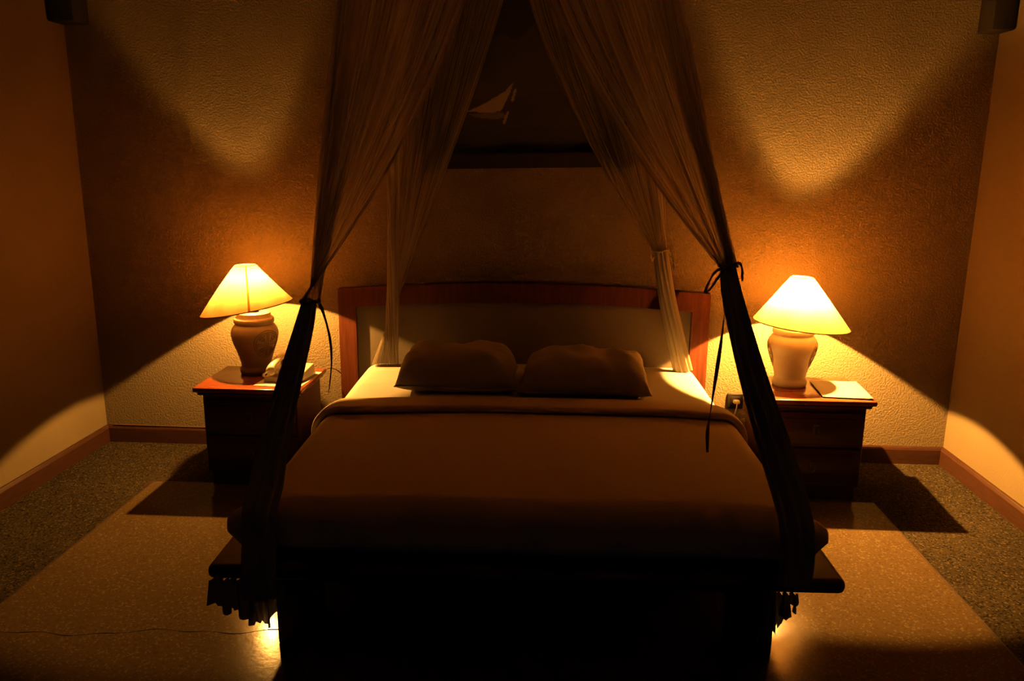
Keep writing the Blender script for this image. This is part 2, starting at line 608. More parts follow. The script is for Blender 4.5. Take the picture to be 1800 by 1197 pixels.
def drape(core_w, y_head, y_foot, rho, z_top, h, fold=1.0, head=False):
    """cloth lying on the mattress and hanging down three sides; local bed coordinates"""
    A = core_w - rho
    yf = y_foot + rho

    def prof(d):
        arc = rho * PI / 2
        if d < arc:
            t = d / rho
            return rho * math.sin(t), -(rho - rho * math.cos(t))
        e = d - arc
        return rho + 0.10 * e * 0.3, -rho - e

    def fn(a, b):
        # a in [-A-h, A+h], b in [yf-h, y_head]
        ax = max(abs(a) - A, 0.0)
        by = max(yf - b, 0.0)
        if ax > 0 and by > 0:
            dx = ax * math.sqrt(max(0, 1 - by * by / (2 * h * h)))
            dy = by * math.sqrt(max(0, 1 - ax * ax / (2 * h * h)))
        else:
            dx, dy = ax, by
        d = math.hypot(dx, dy)
        x = max(-A, min(A, a))
        y = max(yf, b)
        z = z_top + crown(x, y)
        if d > 1e-9:
            r, dz = prof(d)
            ux, uy = math.copysign(dx / d, a), -dy / d
            k = max(0, d - rho * 0.8)
            wob = 0.045 * k * (math.sin((x - y) * 9 + 2 * math.atan2(uy, ux) * 3))
            x += ux * (r + wob)
            y += uy * (r + wob)
            z += dz
            if dx > 1e-6 and dy > 1e-6:
                cw_ = (2 * abs(ux * uy)) ** 0.8
                tt = min(1.0, max(0.0, (d - rho * 0.30) / (rho * 1.1)))
                low = min(1.0, max(0.0, (h * 1.02 - d) / (h * 0.22)))
                b_ = 0.070 * min(1.0, cw_ * 1.25) * (tt * tt * (3 - 2 * tt)) * (0.45 + 0.55 * low)
                x += math.copysign(b_, a)
                y += uy * b_ * 0.15
        return x + BX, y, z
    return fn, A, yf


ZT = MZ1 + 0.004
BS_H = 0.186
fn, A, yf = drape(0.886, -0.94, -1.905, 0.085, ZT, BS_H)
HEAD_Y = -0.965


def axis(lo, hi, knee, n_out, n_in):
    out = []
    for i in range(n_out):
        out.append(lo + (knee[0] - lo) * i / n_out)
    for i in range(n_in):
        out.append(knee[0] + (knee[1] - knee[0]) * i / n_in)
    for i in range(n_out + 1):
        out.append(knee[1] + (hi - knee[1]) * i / n_out)
    return out


xs = axis(-A - BS_H, A + BS_H, (-A, A), 18, 60)
ys = [yf - BS_H + BS_H * i / 18 for i in range(18)] + [yf + (HEAD_Y - yf) * i / 50 for i in range(51)]
bm = bmesh.new()
rows = [[bm.verts.new(bed.matrix_world @ Vector(fn(a, b))) for a in xs] for b in ys]
for j in range(len(ys) - 1):
    for i in range(len(xs) - 1):
        bm.faces.new((rows[j][i], rows[j][i + 1], rows[j + 1][i + 1], rows[j + 1][i]))
spread = thing('bedspread', 'plain beige bedspread smoothed over the bed with its top edge turned down', 'bedspread', to_bed((BX, -1.4, MZ0)), BED_ROT)
obj('cover', bm, M['spread'], spread, True, True, angle=1.5)
# turned-down fold: a thick flattened roll running across and down both sides
bm = bmesh.new()
FY0, FY1, FT = -0.985, -0.762, 0.030
loop = []
for k in range(9):
    a = -PI / 2 - PI * k / 8
    loop.append((FY0 + 0.017 + 0.017 * math.cos(a) * 1.0, FT / 2 + FT / 2 * math.sin(a)))
for k in range(1, 9):
    t = k / 8
    loop.append((FY0 + 0.017 + (FY1 - FY0 - 0.017) * t, FT - (FT - 0.003) * t ** 2.2))
loop.append((FY1, 0.0))
for k in range(1, 6):
    loop.append((FY1 + (FY0 + 0.017 - FY1) * k / 6, 0.0))
rho = 0.085
hA = 0.886 - rho
frows = []
us = axis(-hA - 0.20, hA + 0.20, (-hA, hA), 16, 50)
for a in us:
    row = []
    ax = max(abs(a) - hA, 0)
    for (ly, lz) in loop:
        yy = ly + 0.006 * math.sin(a * 5.0) - 0.02 * (a / hA) ** 2
        zt = ZT + 0.003 + crown(max(-hA, min(hA, a)), yy)
        R_ = rho + lz + 0.001
        if ax <= 0:
            p = (a + BX, yy, zt + lz)
        else:
            arc = rho * PI / 2
            if ax < arc:
                t = ax / rho
                p = (math.copysign(hA + R_ * math.sin(t), a) + BX, yy, zt - rho + R_ * math.cos(t))
            else:
                p = (math.copysign(hA + R_ + 0.03 * (ax - arc), a) + BX, yy, zt - rho - (ax - arc))
        row.append(bm.verts.new(bed.matrix_world @ Vector(p)))
    frows.append(row)
L = len(loop)
for i in range(len(us) - 1):
    for k in range(L):
        bm.faces.new((frows[i][k], frows[i][(k + 1) % L], frows[i + 1][(k + 1) % L], frows[i + 1][k]))
bm.faces.new(frows[0])
bm.faces.new(list(reversed(frows[-1])))
obj('turned_down_edge', bm, M['spread'], spread, True, True, angle=1.2)


# pillows
def pillow(cx, cy, wx, dy, th, rz, seed, label):
    rnd = random.Random(seed)
    ph = [rnd.uniform(0, 6) for _ in range(8)]
    bm = bmesh.new()

    def surf(sign):
        def f(u, v):
            a, b = 2 * u - 1, 2 * v - 1
            # edges pull inward between the corners
            px = a * (1 - 0.055 * (1 - b * b) * abs(a) ** 3) * wx / 2
            py = b * (1 - 0.06 * (1 - a * a) * abs(b) ** 3) * dy / 2
            h = (max(0, 1 - abs(a) ** 6.5) ** 0.5) * (max(0, 1 - abs(b) ** 3.4) ** 0.5)
            wr = 0.010 * math.sin(a * 5 + ph[0] + b * 2) * math.sin(b * 4 + ph[1]) + 0.005 * math.sin(a * 13 + ph[2] + 3 * b)
            edge = max(abs(a), abs(b))
            wr += 0.006 * math.sin(17 * math.atan2(b, a) + ph[3]) * edge ** 2
            zz = (th * 0.80 if sign > 0 else -th * 0.2) * h + wr * h * (1 if sign > 0 else 0)
            return (px, py, zz + 0.008 * math.sin(3 * a + ph[4]) * edge ** 4)
        return f
    n = 40
    top = grid(bm, n, n, surf(1))
    bot = grid(bm, n, n, lambda u, v: tuple(c if i < 2 else (c if c > -th * 0.14 else -th * 0.14) for i, c in enumerate(surf(-1)(u, v))))
    bmesh.ops.remove_doubles(bm, verts=bm.verts, dist=0.0008)
    # seam piping around the edge is a part of its own
    t = thing('pillow', label, 'pillow', (cx, cy, MZ1 + 0.0165), rz, 'pillows at the head of the bed')
    bm.transform(Matrix.Translation((0, 0, th * 0.14)))
    obj('pillowcase', bm, M['pillow'], t, True, angle=2.0)
    pts = []
    f = surf(1)
    for k in range(120):
        s = k / 120 * 4
        q = int(s)
        r = s - q
        u, v = [(r, 0), (1, r), (1 - r, 1), (0, 1 - r)][q]
        pts.append(Matrix.Translation((0, 0, th * 0.14)) @ Vector(f(u, v)))
    pts.append(pts[0])
    bm = bmesh.new()
    tube(bm, pts, 0.003, 5)
    obj('seam', bm, M['pillow'], t)
    return t


pillow(-0.440, 3.660, 0.555, 0.40, 0.195, 0.03, 3, 'smooth cream pillow lying on the bed nearer the lamp with the carved side')
pillow(0.155, 3.650, 0.600, 0.41, 0.185, -0.04, 8, 'wrinkled cream pillow lying on the bed nearer the cream folder')


# ------------------------------------------------------------------ nightstands
def nightstand(cx, y0, y1, label, seed):
    D = y1 - y0
    t = thing('nightstand', label, 'nightstand', (cx, (y0 + y1) / 2, 0.0), 0.0)
    hw = 0.268
    bm = bmesh.new()
    box(bm, (0, 0, 0.498), (2 * hw, D, 0.024), 0.007, 3)
    obj('tabletop', bm, M['table_wood'], t)
    bm = bmesh.new()
    box(bm, (0, 0.004, 0.477), (2 * hw - 0.030, D - 0.022, 0.020), 0.008, 2)
    obj('moulding', bm, M['cabinet_wood'], t)
    bm = bmesh.new()
    bw = hw - 0.035
    span(bm, (-bw, -D / 2 + 0.035, 0.07), (bw, D / 2 - 0.01, 0.468), 0.003, 1)
    obj('carcass', bm, M['cabinet_wood'], t)
    bm = bmesh.new()
    span(bm, (-bw + 0.012, -D / 2 + 0.05, 0.0), (bw - 0.012, D / 2 - 0.02, 0.071), 0.004, 1)
    obj('plinth', bm, M['cabinet_wood'], t)
    yf_ = -D / 2 + 0.035
    for z0, z1 in ((0.285, 0.445), (0.095, 0.265)):
        bm = bmesh.new()
        span(bm, (-bw + 0.012, yf_ - 0.016, z0), (bw - 0.012, yf_ + 0.002, z1), 0.005, 2)
        # raised field
        span(bm, (-bw + 0.045, yf_ - 0.021, z0 + 0.028), (bw - 0.045, yf_ - 0.012, z1 - 0.028), 0.004, 2)
        dr = obj('drawer', bm, M['cabinet_wood'], t)
        bm = bmesh.new()
        zc = (z0 + z1) / 2
        box(bm, (0, yf_ - 0.0235, zc), (0.030, 0.006, 0.050), 0.002, 1)
        tube(bm, smooth_path([(-0.006, yf_ - 0.026, zc + 0.012), (-0.012, yf_ - 0.036, zc - 0.008), (0, yf_ - 0.038, zc - 0.024),
                              (0.012, yf_ - 0.036, zc - 0.008), (0.006, yf_ - 0.026, zc + 0.012)], 4), 0.003, 6)
        obj('drop_handle', bm, M['brass'], dr)
    return t


nightstand(-1.458, 3.608, 4.035, 'dark mahogany nightstand with two drawers carrying the telephone', 1)
nightstand(1.252, 3.650, 4.075, 'dark mahogany nightstand with two drawers carrying the cream folder', 2)
TZ = 0.510

# ------------------------------------------------------------------ lamps
VPROF = [(0.0, 0.0), (0.076, 0.0), (0.082, 0.006), (0.084, 0.018), (0.081, 0.030), (0.075, 0.037), (0.074, 0.045), (0.077, 0.062), (0.084, 0.09),
         (0.094, 0.12), (0.105, 0.15), (0.113, 0.176), (0.117, 0.198), (0.117, 0.215), (0.112, 0.232), (0.103, 0.248),
         (0.095, 0.256), (0.093, 0.259), (0.098, 0.264), (0.100, 0.274), (0.098, 0.285), (0.092, 0.291), (0.084, 0.294),
         (0.083, 0.312), (0.080, 0.316), (0.03, 0.318)]


def vase_r(z):
    for (r0, z0), (r1, z1) in zip(VPROF, VPROF[1:]):
        if z0 <= z <= z1 and z1 > z0:
            return r0 + (r1 - r0) * (z - z0) / (z1 - z0)
    return 0.1


def medallion_curves():
    cs = []
    R0 = 0.071

    def circ(r, n=48):
        return [(r * math.cos(k * 2 * PI / n), r * math.sin(k * 2 * PI / n)) for k in range(n + 1)]
    cs.append(circ(R0))
    cs.append(circ(R0 - 0.010))
    for s in (-1, 1):
        cs.append([(s * 0.0045, -0.058 + 0.116 * k / 12) for k in range(13)])
        cs.append([(-0.058 + 0.116 * k / 12, s * 0.0045) for k in range(13)])
    for qx in (-1, 1):
        for qy in (-1, 1):
            # a curled leaf and a small hook in each quarter
            cs.append([(qx * (0.014 + 0.030 * math.sin(k / 12 * PI)), qy * (0.012 + 0.036 * k / 12)) for k in range(13)])
            cs.append([(qx * (0.012 + 0.020 * k / 8), qy * (0.012 + 0.012 * math.sin(k / 8 * PI) + 0.01 * k / 8)) for k in range(9)])
            sp = []
            for k in range(15):
                a = k / 14 * 1.6 * PI
                rr = 0.012 * (1 - 0.6 * k / 14)
                sp.append((qx * (0.026 + rr * math.cos(a)), qy * (0.028 + rr * math.sin(a))))
            cs.append(sp)
    return cs


def lamp(x, y, label, spin, tilt, shift, clay, shade_m, bulb_m, crown_m, seam_ang, seed, top_r, zs):
    t = thing('table_lamp', label, 'lamp', (x, y, TZ), 0.0)
    bm = bmesh.new()
    lathe(bm, VPROF, 64)
    bmesh.ops.remove_doubles(bm, verts=bm.verts, dist=1e-5)
    vase = obj('vase_base', bm, clay, t, True, angle=1.4)
    for side in (0, PI):
        bm = bmesh.new()
        for cv in medallion_curves():
            pts = []
            for (s, h) in cv:
                z = 0.165 + h
                r = vase_r(z)
                th = spin + side + s / 0.112
                pts.append((r * math.sin(th), -r * math.cos(th), z))
            tube(bm, pts, 0.0023, 6)
        obj('carved_medallion', bm, M['relief'], vase, True)
    # socket and stem inside the shade
    bm = bmesh.new()
    lathe(bm, [(0.0, 0.315), (0.03, 0.316), (0.03, 0.322), (0.010, 0.326), (0.010, 0.380), (0.017, 0.382), (0.017, 0.420), (0.012, 0.426), (0.0, 0.426)], 20)
    bmesh.ops.remove_doubles(bm, verts=bm.verts, dist=1e-5)
    bm.transform(Matrix.Translation((shift[2], 0, 0)))
    obj('bulb_socket', bm, M['brass'], t)
    bm = bmesh.new()
    bz = 0.465
    lathe(bm, [(0.0, bz - 0.040), (0.010, bz - 0.040), (0.010, bz - 0.016), (0.0076, bz - 0.0087), (0.0, bz - 0.0087)], 20)
    bmesh.ops.remove_doubles(bm, verts=bm.verts, dist=1e-5)
    bm.transform(Matrix.Translation((shift[2], 0, 0)))
    obj('bulb_cap', bm, M['brass'], t, True)
    bm = bmesh.new()
    prof = []
    for k in range(0, 9):
        a = -0.85 + 0.85 * k / 8
        prof.append((0.0115 * math.cos(a), bz + 0.0115 * math.sin(a)))
    lathe(bm, prof, 20)
    bmesh.ops.remove_doubles(bm, verts=bm.verts, dist=1e-5)
    bm.transform(Matrix.Translation((shift[2], 0, 0)))
    bulb = obj('light_bulb', bm, bulb_m, t, True, angle=2)
    bm = bmesh.new()
    lathe(bm, [(0.0115 * math.cos(0.66 * k / 6), bz + 0.0115 * math.sin(0.66 * k / 6)) for k in range(7)], 20)
    bm.transform(Matrix.Translation((shift[2], 0, 0)))
    obj('dimmed_crown', bm, crown_m, bulb, True, angle=2)  # band made dimmer to weaken the cone through the top ring
    bm = bmesh.new()
    lathe(bm, [(0.0115 * math.cos(0.66 + (PI / 2 - 0.66) * k / 6), bz + 0.0115 * math.sin(0.66 + (PI / 2 - 0.66) * k / 6)) for k in range(7)], 20)
    bmesh.ops.remove_doubles(bm, verts=bm.verts, dist=1e-5)
    bm.transform(Matrix.Translation((shift[2], 0, 0)))
    obj('added_dark_tip', bm, M['tip'], bulb, True, angle=2)  # unlit end added to cut the light high on the wall
    # shade: a tilted open cone
    rnd = random.Random(seed)
    z0, z1 = zs
    RB, RT = 0.229, top_r

    class Bent:                                   # a shade whose lower rim leans more than its top ring
        def __matmul__(self, p):
            k = (p.z - z0) / (z1 - z0)
            a = tilt[0] + (tilt[1] - tilt[0]) * k
            c = Vector((shift[0] + (shift[1] - shift[0]) * k, 0, p.z))
            return c + Matrix.Rotation(a, 3, 'Y') @ Vector((p.x, p.y, 0))
    rot = Bent()
    bm = bmesh.new()

    def cone(u, v):
        a = u * 2 * PI
        r = RB + (RT - RB) * v
        r += 0.0012 * math.sin(7 * a + seed) * (1 - v)
        return rot @ Vector((r * math.cos(a), r * math.sin(a), z0 + (z1 - z0) * v))
    grid(bm, 72, 14, cone, True)
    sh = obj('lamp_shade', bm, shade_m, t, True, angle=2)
    bm = bmesh.new()
    tube(bm, [rot @ Vector((RB * math.cos(k * 2 * PI / 72), RB * math.sin(k * 2 * PI / 72), z0)) for k in range(73)], 0.0026, 6)
    obj('bottom_trim', bm, M['trim_dark'], sh)
    bm = bmesh.new()
    tube(bm, [rot @ Vector((RT * math.cos(k * 2 * PI / 40), RT * math.sin(k * 2 * PI / 40), z1)) for k in range(41)], 0.0018, 6)
    for k in range(3):
        a = k * 2 * PI / 3 + 0.4
        tube(bm, [rot @ Vector((RT * math.cos(a), RT * math.sin(a), z1)), rot @ Vector((0.006 * math.cos(a), 0.006 * math.sin(a), z1 - 0.012))], 0.0014, 5)
    obj('shade_ring', bm, M['metal'], sh)
    bm = bmesh.new()
    rows = []
    for k in range(13):
        v = k / 12
        r = RB + (RT - RB) * v + 0.0012
        wdt = 0.005 * (1.15 - 0.5 * v)
        a = seam_ang
        c = Vector((r * math.cos(a), r * math.sin(a), z0 + (z1 - z0) * v))
        d = Vector((-math.sin(a), math.cos(a), 0)) * wdt
        rows.append((bm.verts.new(rot @ (c - d)), bm.verts.new(rot @ (c + d))))
    for k in range(12):
        bm.faces.new((rows[k][0], rows[k][1], rows[k + 1][1], rows[k + 1][0]))
    obj('shade_seam', bm, M['seam'], sh)
    return t


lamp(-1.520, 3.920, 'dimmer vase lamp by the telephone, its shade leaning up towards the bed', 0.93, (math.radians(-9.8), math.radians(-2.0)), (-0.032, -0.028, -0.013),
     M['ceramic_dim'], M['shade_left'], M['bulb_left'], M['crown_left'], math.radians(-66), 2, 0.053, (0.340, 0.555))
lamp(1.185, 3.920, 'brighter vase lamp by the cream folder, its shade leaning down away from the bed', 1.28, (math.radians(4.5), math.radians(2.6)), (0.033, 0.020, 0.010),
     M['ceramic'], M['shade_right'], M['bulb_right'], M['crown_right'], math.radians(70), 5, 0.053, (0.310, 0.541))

# ------------------------------------------------------------------ small things on the nightstands
ph = thing('telephone', 'ivory desk telephone with its handset on the cradle beside the dimmer lamp', 'telephone', (-1.315, 3.820, TZ + 0.0026), math.radians(-8))
bm = bmesh.new()
prism(bm, [(-0.095, 0.0), (0.095, 0.0), (0.095, 0.024), (-0.095, 0.024)], -0.1, 0.1)
for v in bm.verts:
    if v.co.z > 0.01:
        v.co.z = 0.026 + (v.co.y + 0.1) / 0.2 * 0.032
        v.co.x *= 0.93
        v.co.y *= 0.94
bmesh.ops.bevel(bm, geom=list(bm.edges), offset=0.006, segments=3, affect='EDGES', profile=0.5)
body = obj('phone_body', bm, M['phone'], ph)
sl = 0.032 / 0.2


def ptop(x, y):
    return 0.0265 + (y / 0.94 + 0.1) * sl


for r in range(4):
    for c in range(3):
        bm = bmesh.new()
        x, y = 0.010 + c * 0.024, 0.035 - r * 0.022
        box(bm, (x, y, ptop(x, y) + 0.001), (0.016, 0.013, 0.006), 0.0015, 1)
        obj('key', bm, M['phone_dark'], body)
bm = bmesh.new()
hx = -0.055
path = smooth_path([(hx, -0.098, 0.060), (hx, -0.070, 0.078), (hx, 0.0, 0.098), (hx, 0.070, 0.100), (hx, 0.100, 0.086)], 6)
rows = []
for i, p in enumerate(path):
    s = i / (len(path) - 1)
    e = max(0, 1 - min(s, 1 - s) / 0.22)
    ww, hh = 0.021 + 0.007 * e, 0.013 + 0.011 * e
    if i in (0, len(path) - 1):
        ww *= 0.6
        hh *= 0.6
    rows.append([bm.verts.new(p + Vector((ww * math.cos(a) * (1 if abs(math.cos(a)) < .9 else .97), 0, hh * math.sin(a) - 0.010 * e))) for a in [k * 2 * PI / 16 for k in range(16)]])
for j in range(len(rows) - 1):
    for k in range(16):
        bm.faces.new((rows[j][k], rows[j][(k + 1) % 16], rows[j + 1][(k + 1) % 16], rows[j + 1][k]))
bm.faces.new(rows[0])
bm.faces.new(list(reversed(rows[-1])))
hs = obj('handset', bm, M['phone'], ph, True, angle=1.2)
for y, h in ((-0.06, 0.036), (0.062, 0.062)):
    bm = bmesh.new()
    box(bm, (hx, y, h - 0.002), (0.040, 0.022, 0.030), 0.004, 2)
    obj('cradle', bm, M['phone'], body)
bm = bmesh.new()
pts = []
for k in range(240):
    s = k / 239
    a = s * 2 * PI * 16
    base = Vector((hx - 0.004 - 0.030 * math.sin(s * PI), -0.098 - 0.012 * math.sin(s * PI) + 0.02 * s, 0.042 * (1 - s) + 0.012))
    pts.append(base + Vector((0.006 * math.cos(a), 0.006 * math.sin(a), 0)))
tube(bm, pts, 0.0016, 5)
obj('coiled_cord', bm, M['phone'], hs)

bm = bmesh.new()
box(bm, (0, 0, 0.0012), (0.235, 0.29, 0.0022), 0.0004, 1)
o = obj('paper_mat', bm, M['paper'])
o.location = (-1.318, 3.808, TZ)
o.rotation_euler = (0, 0, math.radians(-5))
tag(o, 'flat cream paper mat lying under the telephone', 'paper')

fl = thing('folder', 'closed cream paper folder lying on the nightstand beside the brighter lamp', 'folder', (1.405, 3.832, TZ), math.radians(-5))
for k, dz in enumerate((0.0, 0.0055)):
    bm = bmesh.new()

    def leaf(u, v):
        bend = 0.004 * k * (u - 0.2) ** 2 + 0.002 * math.sin(v * 3) * u * k
        return (-0.113 + 0.226 * u, -0.145 + 0.29 * v, dz + 0.002 + bend)
    grid(bm, 14, 8, leaf)
    g = bmesh.ops.solidify(bm, geom=list(bm.faces), thickness=0.0012)
    obj('cover' if k else 'back_cover', bm, M['paper'], fl, True)
bm = bmesh.new()
box(bm, (0.0, 0, 0.0043), (0.215, 0.28, 0.0022))
obj('pages', bm, M['paper'], fl, False)

# ------------------------------------------------------------------ outlet, plug and cords
ou = thing('wall_outlet', 'square black wall outlet beside the bed with a plug in it', 'outlet', (0.995, YB, 0.288))
bm = bmesh.new()
box(bm, (0, -0.006, 0.041), (0.086, 0.012, 0.086), 0.005, 3)
pl = obj('cover_plate', bm, M['outlet'], ou)
bm = bmesh.new()
box(bm, (0, -0.012, 0.041), (0.050, 0.006, 0.050), 0.003, 2)
obj('socket_face', bm, M['outlet'], pl)
pg = thing('plug', 'small white plug with pale cord pushed into the black outlet', 'plug', (0.998, YB - 0.0145, 0.320))
bm = bmesh.new()
box(bm, (0, -0.016, 0.011), (0.034, 0.030, 0.020), 0.007, 3)
obj('plug_body', bm, M['plug'], pg)
bm = bmesh.new()
tube(bm, smooth_path([(0, -0.030, 0.006), (-0.002, -0.034, -0.02), (-0.012, -0.030, -0.07), (-0.020, -0.028, -0.14), (-0.010, -0.034, -0.22), (0.004, -0.040, -0.305), (0.06, -0.050, -0.315), (0.16, -0.060, -0.316)], 5), 0.0032, 7)
obj('cord', bm, M['white_wire'], pg)

bm = bmesh.new()
tube(bm, smooth_path([(-1.212, 4.040, 0.470), (-1.200, 4.100, 0.490), (-1.165, 4.165, 0.460), (-1.135, 4.196, 0.400), (-1.118, 4.205, 0.330), (-1.150, 4.200, 0.240), (-1.200, 4.180, 0.150), (-1.230, 4.150, 0.060), (-1.24, 4.12, 0.006)], 6), 0.0028, 7)
tag(centre(obj('wall_cable', bm, M['wire'])), 'thin brown cord looping down the wall between nightstand and headboard', 'cord')
bm = bmesh.new()
tube(bm, smooth_path([(-2.48, 4.206, BH + 0.006), (-2.2, 4.207, BH + 0.004), (-1.95, 4.206, BH + 0.003), (-1.82, 4.205, BH + 0.010), (-1.775, 4.192, BH + 0.010), (-1.74, 4.165, 0.06), (-1.72, 4.13, 0.006), (-1.66, 4.10, 0.005)], 6), 0.0035, 7)
cb = centre(obj('lamp_cord', bm, M['wire']))
tag(cb, 'brown cord along the skirting top dropping behind the nightstand with the telephone', 'cord')

# ------------------------------------------------------------------ painting
PW, PH = 1.075, 0.93
pt = thing('painting', 'large dark painting in a black frame hanging above the headboard behind the netting', 'painting', (-0.150, YB, 1.552))
pt.rotation_euler = (0, math.radians(-1.2), 0)
bpy.context.view_layer.update()
fwid = 0.075
for poly in ([(-PW / 2, 0), (PW / 2, 0), (PW / 2 - fwid, fwid), (-PW / 2 + fwid, fwid)],
             [(-PW / 2, PH), (-PW / 2 + fwid, PH - fwid), (PW / 2 - fwid, PH - fwid), (PW / 2, PH)],
             [(-PW / 2, 0), (-PW / 2 + fwid, fwid), (-PW / 2 + fwid, PH - fwid), (-PW / 2, PH)],
             [(PW / 2, 0), (PW / 2, PH), (PW / 2 - fwid, PH - fwid), (PW / 2 - fwid, fwid)]):
    bm = bmesh.new()
    prism(bm, poly, -0.040, -0.004)
    obj('frame_rail', bm, M['outlet'], pt, False)
mt, nt, bs = new_mat('oil paint')
va = nt.nodes.new('ShaderNodeVertexColor')
va.layer_name = 'paint'
nz = noise(nt, 40, 4, 0.6, (1, 1, 5))
mxx = nt.nodes.new('ShaderNodeMix')
mxx.data_type = 'RGBA'
mxx.blend_type = 'MULTIPLY'
mxx.inputs['Factor'].default_value = 0.5
nt.links.new(va.outputs[0], mxx.inputs['A'])
nt.links.new(nz.outputs[0], mxx.inputs['B'])
nt.links.new(mxx.outputs['Result'], bs.inputs['Base Color'])
bs.inputs['Roughness'].default_value = 0.6
NX, NZ = 160, 140
cw, ch = PW - 2 * fwid + 0.004, PH - 2 * fwid + 0.004
bm = bmesh.new()
grid(bm, NX, NZ, lambda u, v: (-cw / 2 + cw * u, -0.018, fwid - 0.002 + ch * v))
col = bm.loops.layers.float_color.new('paint')


def inside(p, poly):
    r = False
    j = len(poly) - 1
    for i in range(len(poly)):
        if (poly[i][1] > p[1]) != (poly[j][1] > p[1]) and p[0] < (poly[j][0] - poly[i][0]) * (p[1] - poly[i][1]) / (poly[j][1] - poly[i][1]) + poly[i][0]:
            r = not r
        j = i
    return r


SAIL = [(-0.300, 0.285), (-0.230, 0.312), (-0.160, 0.350), (-0.105, 0.380), (-0.065, 0.425), (-0.078, 0.380), (-0.110, 0.318), (-0.130, 0.282), (-0.2, 0.276)]
MARKS = [((-0.055, 0.385), (-0.070, 0.335), 0.006), ((-0.095, 0.275), (-0.115, 0.225), 0.006)]
DIM = [(-0.30, 0.272), (-0.12, 0.278), (-0.10, 0.255), (-0.16, 0.242), (-0.26, 0.256)]
rn = random.Random(4)


def paint(x, z):
    c = [0.030, 0.026, 0.018]
    if z > 0.36 + 0.02 * math.sin(x * 9):
        c = [0.045, 0.042, 0.030]
    if z > 0.66 + 0.03 * math.sin(x * 14) + 0.02 * math.sin(x * 41):
        c = [0.014, 0.012, 0.010]
    if z < 0.2:
        c = [0.022, 0.018, 0.013]
    if inside((x, z), DIM):
        c = [0.16, 0.13, 0.08]
    if inside((x, z), SAIL):
        c = [0.44, 0.34, 0.21]
    for (a, b, wd) in MARKS:
        t = max(0, min(1, ((x - a[0]) * (b[0] - a[0]) + (z - a[1]) * (b[1] - a[1])) / ((b[0] - a[0]) ** 2 + (b[1] - a[1]) ** 2)))
        if math.hypot(x - a[0] - (b[0] - a[0]) * t, z - a[1] - (b[1] - a[1]) * t) < wd:
            c = [0.42, 0.33, 0.20]
    return c


for f in bm.faces:
    for l in f.loops:
        l[col] = (*paint(l.vert.co.x, l.vert.co.z), 1)
obj('canvas', bm, mt, pt, False)

# ------------------------------------------------------------------ mosquito net
FX0, FX1, FYF, FYB, FZ = -0.655, 0.270, 2.75, 3.90, 2.50
net = thing('mosquito_net', 'sheer cream mosquito net tied back at the corners of the bed', 'mosquito net', (-0.19, 3.30, FZ))
bm = bmesh.new()
for a, b in (((FX0, FYF), (FX1, FYF)), ((FX1, FYF), (FX1, FYB)), ((FX1, FYB), (FX0, FYB)), ((FX0, FYB), (FX0, FYF))):
    tube(bm, [(*a, FZ), (*b, FZ)], 0.012, 10)
fr_ = obj('canopy_frame', bm, M['dark_wood'], net, True, True)
bm = bmesh.new()
for x in (FX0, FX1):
    for y in (FYF, FYB):
        tube(bm, [(x, y, FZ), ((x * 0.1 - 0.17), 3.32 + (y - 3.32) * 0.04, ZC)], 0.004, 6)
obj('hanging_cord', bm, M['ribbon'], fr_, True, True)


def poly_at(pts, s):
    seg = [(Vector(b) - Vector(a)).length for a, b in zip(pts, pts[1:])]
    tot = sum(seg)
    d = s * tot
    for i, L_ in enumerate(seg):
        if d <= L_ or i == len(seg) - 1:
            t = d / L_
            a, b = Vector(pts[i]), Vector(pts[i + 1])
            dr = (b - a).normalized()
            return a.lerp(b, t), Vector((-dr.y, dr.x, 0))
        d -= L_


def panel(name, tops, tie, p_of, gather, seed, pleats=16, amp=0.022, nu=260, nv=46, sag=0.0, mat='net', tie_dir=(1, 0.35)):
    rnd = random.Random(seed)
    ph_ = [rnd.uniform(0, 6.28) for _ in range(6)]
    tie = Vector(tie)
    td = Vector((tie_dir[0], tie_dir[1], 0)).normalized()
    tn = Vector((-td.y, td.x, 0))
    bm = bmesh.new()

    def pl_(u):
        return (math.sin(u * pleats * 2 * PI + ph_[0] + 1.3 * math.sin(u * 9 + ph_[1])) + 0.5 * math.sin(u * pleats * 3.7 * PI + ph_[2]))

    def fn(u, v):
        top, nrm = poly_at(tops, u)
        g = pl_(u)
        bottom = tie + td * (gather * (2 * u - 1)) + tn * (gather * 0.55 * g * 0.7)
        p = p_of(u)
        k = v ** p
        z = top.z + (bottom.z - top.z) * v
        am = amp * (0.25 + 0.75 * min(1, v * 2.2)) * (1 - v ** 3)
        pos = Vector((top.x + (bottom.x - top.x) * k, top.y + (bottom.y - top.y) * k, z))
        pos += nrm * g * am
        # folds also bunch sideways as they near the tie
        tang = Vector((nrm.y, -nrm.x, 0))
        pos += tang * 0.6 * am * math.sin(u * pleats * 2 * PI * 0.5 + ph_[3] + 2.0 * v)
        return pos
    grid(bm, nu, nv, fn)
    sheet = obj(name, bm, M[mat], net, True, True, angle=3.2)
    # stitched edge of the opening (both vertical hems)
    for uu in (0.0, 1.0):
        bm = bmesh.new()
        tube(bm, [fn(uu, k / 40) for k in range(41)], 0.0042, 6)
        obj('edge_hem', bm, M['net_edge'], sheet, True, True)
    return sheet


